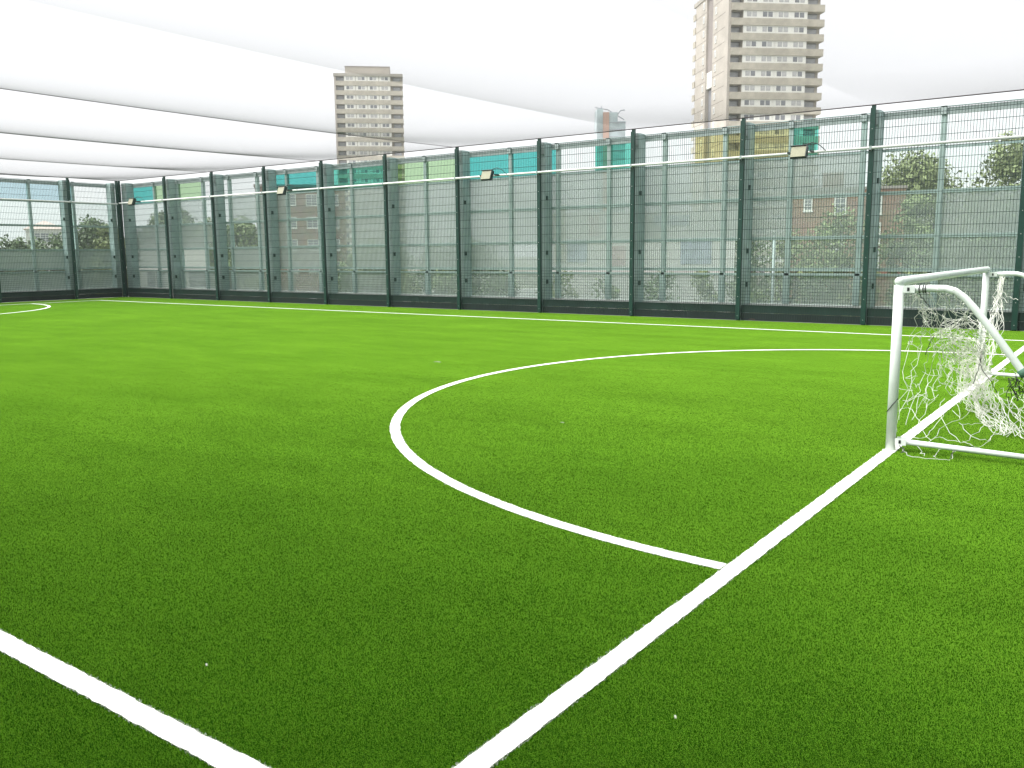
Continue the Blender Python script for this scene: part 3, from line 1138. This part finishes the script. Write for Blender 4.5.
TA = math.atan2(lx.y, lx.x) + .12
cB = axis_pt(721.5, 165)
tower('large beige concrete tower block rising above the right half of the fence, its flank visible', cB, TA, 21, 49.3, 3, W=17.9, D=19)
vA = at_d(333.6, 73, 262)
cA = Vector((vA.x, vA.y, 0))
tower('smaller, more distant concrete tower block seen through the overhead net', cA, TA, 21, vA.z - .75, 5, W=19.1)


# ------------------------------------------------------------------ houses and other buildings
def face_root(name, px0, px1, dist, label, cat, zb=ZG):
    """building whose front runs between picture columns px0 and px1 at a given distance; local x along the front, y away"""
    p0 = at_d(px0, 250, dist)
    p1 = at_d(px1, 250, dist)
    d = Vector((p1.x - p0.x, p1.y - p0.y, 0))
    root = empty(name, (p0.x, p0.y, zb), math.atan2(d.y, d.x))
    tag(root, label, cat)
    return root, d.length


def sash(w, h):
    b = MB()
    b.box(-w / 2 - .07, w / 2 + .07, -.03, .03, -.07, h + .07, M['win_white'])
    for i in range(2):
        for j in range(4):
            x0 = -w / 2 + i * w / 2 + .02
            z0 = j * h / 4 + .02
            b.box(x0, x0 + w / 2 - .04, -.036, -.029, z0, z0 + h / 4 - .05, M['glass_d'])
    b.box(-w / 2 - .12, w / 2 + .12, -.10, .0, -.16, -.072, M['win_white'])
    return b.mesh('window')


root, Wd = face_root('brick_house', 784, 903, 68, 'red brown brick house with white sash windows behind the screen', 'house')
zt = at_d(845, 190, 68).z - ZG
b = MB()
b.box(0, Wd, 0, 8, 0, zt)
b.build('wall', M['brick'], root)
b = MB()
b.box(-.08, Wd + .08, -.1, 8.1, zt + .002, zt + .18)
b.build('parapet', M['lead'], root)
s1 = sash(.66, 1.35)
s2 = sash(.45, .95)
for px, py, s in ((807, 210, s2), (839.5, 213, s1), (874.5, 213, s1), (838, 243, s1), (874.5, 243, s1), (836.5, 268, s1), (874.5, 268, s1)):
    t = (px - 784) / (903 - 784) * Wd
    put(s, 'window', root, (t, -.002, at_d(px, py, 68).z - ZG))
b = MB()
b.box(Wd * .3, Wd * .3 + 1.5, 3.4, 4.3, zt + .181, zt + 1.5)
b.build('chimney', M['brick'], root)

root, Wd = face_root('brick_block', 258, 347, 120, 'brown brick block of flats standing behind the left part of the screen', 'building')
zt = at_d(300, 187, 120).z - ZG
b = MB()
b.box(0, Wd, 0, 10, 0, zt)
b.build('wall', M['brick_b'], root)
b = MB()
b.box(-.15, Wd + .15, -.15, 10.1, zt + .002, zt + .3)
b.build('roof', M['lead'], root)
s3 = sash(1.3, 1.3)
for i in range(4):
    for j in range(4):
        put(s3, 'window', root, (1.6 + i * (Wd - 3.2) / 3, -.002, zt - 2.3 - 2.9 * j))

root, Wd = face_root('white_house', 27, 66, 150, 'white house with pinkish hipped roof in the gap at far left', 'house')
ze = at_d(45, 229, 150).z - ZG
zp = at_d(45, 220, 150).z - ZG
b = MB()
b.box(0, Wd, 0, 7, 0, ze)
b.build('wall', M['white_wall'], root)
b = MB()
A = [(-.3, -.3, ze), (Wd + .3, -.3, ze), (Wd + .3, 7.3, ze), (-.3, 7.3, ze)]
r0, r1 = (2.4, 3.5, zp), (Wd - 2.4, 3.5, zp)
b.face([A[0], A[1], r1, r0]); b.face([A[2], A[3], r0, r1]); b.face([A[1], A[2], r1]); b.face([A[3], A[0], r0]); b.face(A[::-1])
b.build('roof', M['roof_tile'], root)
for i in range(3):
    put(s3, 'window', root, (1.2 + i * (Wd - 2.4) / 2, -.002, ze - 1.9))

root, Wd = face_root('white_shed', 140, 209, 75, 'low white building glimpsed between the lower rails near the corner', 'building')
zt = at_d(170, 242, 75).z - ZG
b = MB()
b.box(0, Wd, 0, 5, 0, zt)
b.build('wall', M['white_wall'], root)
b = MB()
b.box(-.2, Wd + .2, -.2, 5.2, zt + .002, zt + .2)
b.build('roof', M['lead'], root)
for i in range(3):
    put(s3, 'window', root, (1.0 + i * (Wd - 2) / 2, -.002, zt - 3.6))

root, Wd = face_root('hoarding', 540, 735, 46, 'long pale hoarding with blue and pink boards behind the middle of the screen', 'hoarding')
zt = at_d(640, 212, 46).z - ZG
b = MB()
b.box(0, Wd, 0, .2, 0, zt)
b.build('wall', M['white_wall'], root)
for px0, px1, y0, y1, mm in ((568, 588, 240, 262, 'blue_sign'), (556, 566, 205, 262, 'yellow_sign'), (612, 627, 246, 266, 'pink_sign'), (682, 712, 238, 264, 'blue_sign'), (655, 690, 216, 226, 'blue_sign'), (590, 600, 216, 236, 'pink_sign')):
    b = MB()
    f0, f1 = (px0 - 540) / 195 * Wd, (px1 - 540) / 195 * Wd
    b.box(f0, f1, -.03, -.002, at_d(px0, y1, 46).z - ZG, at_d(px0, y0, 46).z - ZG)
    b.build('painted_board', M[mm], root)

# distant glass tower under construction with hoist, and a crane
pc = at_d(597, 120, 420)
root = empty('glass_tower', (pc.x, pc.y, ZG), TA - .1)
tag(root, 'far glass tower under construction with an orange hoist, peeping over the fence', 'tower')
ht = at_d(597, 109, 420).z - ZG
b = MB()
b.box(0, 2.8, 0, 10, 0, ht, M['blue_glass'])
b.box(5.6, 13.2, 0, 12, 0, ht - 5.5, M['blue_glass'])
b.box(5.6, 9.6, .5, 10, ht - 5.5, ht - 1.4, M['blue_glass'])
for k in range(11):
    b.box(5.4, 13.4, -.2, 0, ht - 6.2 - k * 3.2, ht - 5.9 - k * 3.2, M['crane'])
b.build('glazed_body', None, root)
b = MB()
b.box(2.85, 5.55, -.6, 3, 0, ht - 1.5, M['orange'])
b.build('hoist', None, root)
root = empty('roof_crane', (pc.x, pc.y, ht + ZG - 5), TA - .1)
tag(root, 'thin grey crane with a sloping jib on top of the far glass tower', 'crane')
b = MB()
b.tube([(2.2, 1, -1), (2.2, 1, 6.5)], .22, 4, M['crane'])
b.build('mast', None, root)
b = MB()
b.tube([(-.8, 1, 5.8), (5, 1, 4.8), (9.5, 1, 2.2), (12.8, 1, .2)], .25, 4, M['crane'])
b.tube([(9.3, 1, 2.2), (11, 1, 4.4), (13, 1, 4.6)], .3, 4, M['crane'])
b.build('jib', None, root)


# ------------------------------------------------------------------ trees
def leaf_mat(name, c):
    m = bpy.data.materials.new(name)
    m.use_nodes = True
    nt = m.node_tree
    bs = nt.nodes['Principled BSDF']
    bs.inputs['Roughness'].default_value = 0.6
    at = nt.nodes.new('ShaderNodeAttribute')
    at.attribute_name = 'tone'
    rp = nt.nodes.new('ShaderNodeValToRGB')
    e = rp.color_ramp.elements
    e[0].color = (*[x * .55 for x in c], 1)
    e[1].color = (*[min(1, x * 1.5) for x in c], 1)
    nt.links.new(at.outputs['Fac'], rp.inputs[0])
    nt.links.new(rp.outputs[0], bs.inputs['Base Color'])
    return m


M['leaf_a'] = leaf_mat('leaf_mid', (0.165, 0.215, 0.075))
M['leaf_b'] = leaf_mat('leaf_dark', (0.110, 0.155, 0.065))
M['leaf_c'] = leaf_mat('leaf_pale', (0.190, 0.225, 0.090))


def crown_mesh(rx, ry, rz, nclump, nleaf, size, seed, mt):
    g = np.random.default_rng(seed)
    vv, tone = [], []
    cl = []
    for k in range(nclump):
        a, h = g.uniform(0, 6.283), g.uniform(-.75, 1)
        q = math.sqrt(max(0, 1 - h * h)) * g.uniform(.35, .95)
        cl.append((np.array([q * math.cos(a) * rx, q * math.sin(a) * ry, h * rz * .85]), g.uniform(.26, .50) * min(rx, rz), g.uniform(-.25, .25)))
    for k in range(nleaf):
        c, r, tn = cl[g.integers(nclump)]
        d = g.normal(size=3)
        d /= np.linalg.norm(d)
        p = c + d * r * g.uniform(.45, 1.08)
        n1 = g.normal(size=3)
        n1 /= np.linalg.norm(n1)
        n2 = np.cross(n1, d)
        n2 /= np.linalg.norm(n2) + 1e-6
        s = size * g.uniform(.6, 1.4)
        vv += [p - n1 * s, p + n2 * s * .55, p + n1 * s, p - n2 * s * .55]
        tone.append(min(1, max(0, .5 + tn + g.uniform(-.3, .3))))
    me = bpy.data.meshes.new('crown')
    me.from_pydata([tuple(v) for v in vv], [], [(4 * k, 4 * k + 1, 4 * k + 2, 4 * k + 3) for k in range(nleaf)])
    at = me.attributes.new('tone', 'FLOAT', 'FACE')
    at.data.foreach_set('value', tone)
    me.materials.append(mt)
    return me


def tree(px, py_top, dist, width_px, label, mt='leaf_a', squash=1.0, seed=1, low=None, group='trees beyond the screen'):
    """tree rooted on the street whose top is seen at (px,py_top)"""
    p = at_d(px, py_top, dist)
    rx = width_px / F * dist / 2
    htot = p.z - ZG
    lo = ZG + 1.6 if low is None else low
    rz = (p.z - lo) / 2
    root = empty('broadleaf_tree', (p.x, p.y, ZG))
    tag(root, label, 'tree', group)
    area = rx * rz
    n = int(min(15000, 420 * area + 2500))
    size = max(.10, .0021 * dist)
    cm = crown_mesh(rx * 1.15, rx * 1.1, rz * 1.06, 44, n, size, seed, M[mt])
    put(cm, 'crown', root, (0, 0, p.z - rz * 1.02 - ZG))
    b = MB()
    h0 = htot * .75
    b.tube([(0, 0, 0), (.1, .05, h0 * .3), (0, .1, h0 * .6), (.15, 0, h0)], [.28, .22, .15, .05], 7, M['bark'])
    rs = random.Random(seed)
    for k in range(6):
        a = rs.uniform(0, 6.28)
        z = h0 * rs.uniform(.35, .8)
        b.tube([(.05, .05, z), (rx * .35 * math.cos(a), rx * .35 * math.sin(a), z + rz * .25), (rx * .6 * math.cos(a), rx * .6 * math.sin(a), z + rz * .6)], [.12, .07, .03], 5, M['bark'])
    b.build('trunk', None, root)
    return root


for args in ((842, 214, 58, 64, 'leafy tree in front of the left end of the brick house', 'leaf_a', 1, 1),
             (795, 236, 54, 60, 'low green tree left of the brick house, beside the white pole', 'leaf_a', 1, 2),
             (738, 232, 50, 60, 'low dark tree just right of the pale hoarding', 'leaf_b', 1, 3),
             (922, 192, 60, 46, 'dense green tree against the right end of the brick house', 'leaf_a', 1, 4),
             (962, 236, 50, 90, 'wide dark shrubby tree low behind the goal crossbar', 'leaf_b', 1, 5),
             (916, 160, 95, 88, 'broad pale tree rising behind the brick house roof', 'leaf_c', 1, 6),
             (1016, 136, 70, 66, 'tall pale tree at the right edge of the picture', 'leaf_c', 1, 7),
             (1010, 205, 54, 60, 'dark tree below the tall tree at the right edge', 'leaf_b', 1, 8),
             (87, 216, 100, 34, 'rounded dark tree left of the fence corner', 'leaf_b', 1, 9),
             (109, 224, 90, 30, 'olive green tree right against the fence corner', 'leaf_c', 1, 10),
             (50, 236, 95, 40, 'low tree in front of the white house at far left', 'leaf_b', 1, 11),
             (14, 240, 85, 44, 'dark low tree at the left edge of the picture', 'leaf_b', 1, 12),
             (160, 213, 110, 36, 'tree right of the floodlight near the corner', 'leaf_b', 1, 13),
             (180, 205, 120, 34, 'taller dark tree above the low white building', 'leaf_b', 1, 14),
             (212, 222, 105, 44, 'broad tree right of the low white building', 'leaf_a', 1, 15),
             (240, 218, 100, 40, 'tree touching the left side of the brown brick block', 'leaf_a', 1, 16),
             (370, 244, 80, 70, 'low tree right of the brown brick block', 'leaf_a', 1, 17),
             (460, 246, 70, 90, 'wide low tree behind the screen left of the pale hoarding', 'leaf_b', 1, 18)):
    px, py, dist, wpx, lab, mt, sq, seed = args
    tree(px, py, dist, wpx, lab, mt, sq, seed)

rs = random.Random(21)
shrub_words = ['round', 'straggly', 'broad', 'tall', 'small']
SH = []
for i, (px, d, wpx, top) in enumerate(((255, 60, 40, 272), (350, 58, 46, 266), (405, 62, 40, 270), (445, 55, 46, 268), (500, 58, 44, 272), (560, 42, 50, 268), (612, 41, 48, 271), (662, 42, 50, 267), (705, 40, 40, 264), (745, 42, 44, 268), (815, 50, 50, 266), (865, 52, 40, 272), (915, 46, 60, 262), (975, 44, 70, 258))):
    p = at_d(px, top, d)
    rx = wpx / F * d / 2
    rz = (p.z - ZG) / 2
    o = empty('shrub', (p.x, p.y, ZG))
    put(crown_mesh(rx, rx, rz, 30, 2600, .085, 40 + i, M[('leaf_a', 'leaf_b', 'leaf_c')[i % 3]]), 'crown', o, (0, 0, rz))
    b = MB()
    for q in range(4):
        a = q * 1.6
        b.tube([(.05 * math.cos(a), .05 * math.sin(a), 0), (rx * .3 * math.cos(a), rx * .3 * math.sin(a), rz * .8), (rx * .5 * math.cos(a), rx * .5 * math.sin(a), rz * 1.5)], [.06, .04, .02], 5, M['bark'])
    b.build('stem', None, o)
    SH.append(o)
for o, lab in zip(SH, ('shrub below the left edge of the brown brick block', 'shrub behind the lower rail right of the brown brick block', 'pale shrub behind the lower rail near the cream van', 'shrub behind the lower rail left of the teal panes',
                       'shrub behind the lower rail under the teal panes', 'shrub before the left end of the pale hoarding', 'shrub before the hoarding below its pink board', 'shrub before the middle of the pale hoarding',
                       'shrub before the right end of the pale hoarding', 'shrub just right of the pale hoarding', 'shrub at the foot of the brick house, right of the white pole', 'shrub at the foot of the brick house near the goal post',
                       'dark shrub behind the screen above the goal crossbar', 'wide shrub behind the screen right of the goal crossbar')):
    tag(o, lab, 'shrub', 'shrubs beyond the screen')

# white pole
p = at_d(774.5, 233, 48)
b = MB()
b.tube([(0, 0, 0), (0, 0, p.z - ZG)], [.10, .08], 10, M['galv'])
b.tube([(0, 0, p.z - ZG), (0, 0, p.z - ZG + .12)], [.13, .10], 10, M['conduit'])
b.box(-.16, .16, -.16, .16, 0, .08, M['galv'])
o = b.build('white_pole', None, None, (p.x, p.y, ZG))
tag(o, 'plain white pole standing among the trees left of the brick house', 'pole')

# ------------------------------------------------------------------ parked cars down in the street
CARC = [(0.55, 0.55, 0.56), (0.75, 0.75, 0.74), (0.05, 0.05, 0.06), (0.30, 0.05, 0.05), (0.10, 0.16, 0.30), (0.32, 0.33, 0.34), (0.70, 0.70, 0.66)]
CM = [mat('car_paint', c, 0.3) for c in CARC]


def car(mt, label, p, rz, van=False):
    root = empty('parked_car', (p.x, p.y, ZG + .004), rz)
    tag(root, label, 'car', 'cars parked beyond the screen')
    prof = [(-2.1, .35), (-2.15, .75), (-1.4, .92), (-.75, 1.42), (.85, 1.45), (1.6, .98), (2.1, .9), (2.15, .4)]
    if van:
        prof = [(-2.4, .35), (-2.45, .85), (-1.9, 1.1), (-1.35, 1.95), (2.3, 2.0), (2.4, .4)]
    b = MB()
    for s in (-1, 1):
        pts = [(x, s * .86, z) for x, z in prof]
        b.face(pts if s < 0 else pts[::-1])
    for i in range(len(prof)):
        (x0, z0), (x1, z1) = prof[i], prof[(i + 1) % len(prof)]
        b.face([(x0, .86, z0), (x1, .86, z1), (x1, -.86, z1), (x0, -.86, z0)])
    b.build('body', mt, root)
    b = MB()
    for s in (-1, 1):
        q = [(-1.15, .95), (-.68, 1.36), (.75, 1.38), (1.35, .98)] if not van else [(-1.75, 1.15), (-1.3, 1.8), (-.4, 1.82), (-.4, 1.15)]
        b.face([(x, s * .866, z) for x, z in (q if s < 0 else q[::-1])])
    b.build('side_window', M['glass_d'], root)
    for x in (-1.35, 1.35):
        for s in (-1, 1):
            b = MB()
            b.tube([(x, s * .68, .31), (x, s * .88, .31)], .31, 14, M['tyre'])
            b.tube([(x, s * .881, .31), (x, s * .89, .31)], .19, 10, M['bolt'])
            b.build('wheel', None, root)


rs = random.Random(4)
names = ['silver', 'white', 'black', 'dark red', 'navy blue', 'grey', 'cream']
for (px, d, ci, van, lab) in ((285, 104, 1, False, 'white parked car below the brown brick block'), (305, 106, 0, False, 'silver parked car below the brown brick block'),
                              (398, 112, 2, False, 'black parked car behind the screen below the lime panes'), (420, 110, 6, True, 'cream van parked behind the screen below the lime panes'),
                              (478, 108, 0, False, 'silver parked car behind the screen below the teal panes'), (520, 112, 1, True, 'white van parked left of the pale hoarding'),
                              (888, 62.5, 1, False, 'white car parked in front of the brick house beside the goal post'), (100, 110, 5, False, 'grey car parked beyond the far end screen left of the corner')):
    p = at_d(px, 268, d)
    car(CM[ci], lab, p, math.atan2(lx.y, lx.x) + rs.uniform(-.25, .25), van)

# ------------------------------------------------------------------ hazy air
b = MB()
b.box(-1520, 1520, -1520, 1520, ZG - 1.0, 75)
hm = bpy.data.materials.new('haze')
hm.use_nodes = True
nt = hm.node_tree
nt.nodes.remove(nt.nodes['Principled BSDF'])
pv = nt.nodes.new('ShaderNodeVolumePrincipled')
pv.inputs['Color'].default_value = (0.96, 0.97, 0.98, 1)
pv.inputs['Density'].default_value = 0.0005
nt.links.new(pv.outputs[0], nt.nodes['Material Output'].inputs['Volume'])
tag(b.build('haze', hm), kind='stuff')

# ------------------------------------------------------------------ light
SUN_EL, SUN_ROT = R(62), R(235)
w = bpy.data.worlds.new('World')
sc.world = w
w.use_nodes = True
nt = w.node_tree
bg = nt.nodes['Background']
sky = nt.nodes.new('ShaderNodeTexSky')
sky.sky_type = 'NISHITA'
sky.sun_disc = False
sky.sun_elevation = SUN_EL
sky.sun_rotation = SUN_ROT
sky.air_density = 1.0
sky.dust_density = 2.0
sky.ozone_density = 1.0
hs = nt.nodes.new('ShaderNodeHueSaturation')
hs.inputs['Saturation'].default_value = 0.10
nt.links.new(sky.outputs[0], hs.inputs['Color'])
cl = nt.nodes.new('ShaderNodeMix')       # even overcast layer over the clear sky
cl.data_type = 'RGBA'
cl.inputs[0].default_value = 0.6
cl.inputs[7].default_value = (5.4, 5.45, 5.6, 1)
nt.links.new(hs.outputs[0], cl.inputs[6])
nt.links.new(cl.outputs[2], bg.inputs[0])
bg.inputs[1].default_value = 0.05
sd = bpy.data.lights.new('sun', 'SUN')
sd.energy = 1.5
sd.angle = R(80)
sd.color = (1, .97, .93)
so = bpy.data.objects.new('sun', sd)
col.objects.link(so)
# Nishita sun_rotation is clockwise from +Y seen from above
dirv = Vector((math.sin(SUN_ROT) * math.cos(SUN_EL), math.cos(SUN_ROT) * math.cos(SUN_EL), math.sin(SUN_EL)))
so.rotation_euler = dirv.to_track_quat('Z', 'Y').to_euler()

sc.view_settings.view_transform = 'Standard'
sc.view_settings.look = 'None'
sc.view_settings.gamma = 1
sc.view_settings.exposure = 2.3
sc.render.engine = 'CYCLES'
sc.cycles.max_bounces = 6
sc.cycles.transparent_max_bounces = 40
sc.cycles.caustics_reflective = False
sc.cycles.caustics_refractive = False
sc.cycles.use_denoising = True
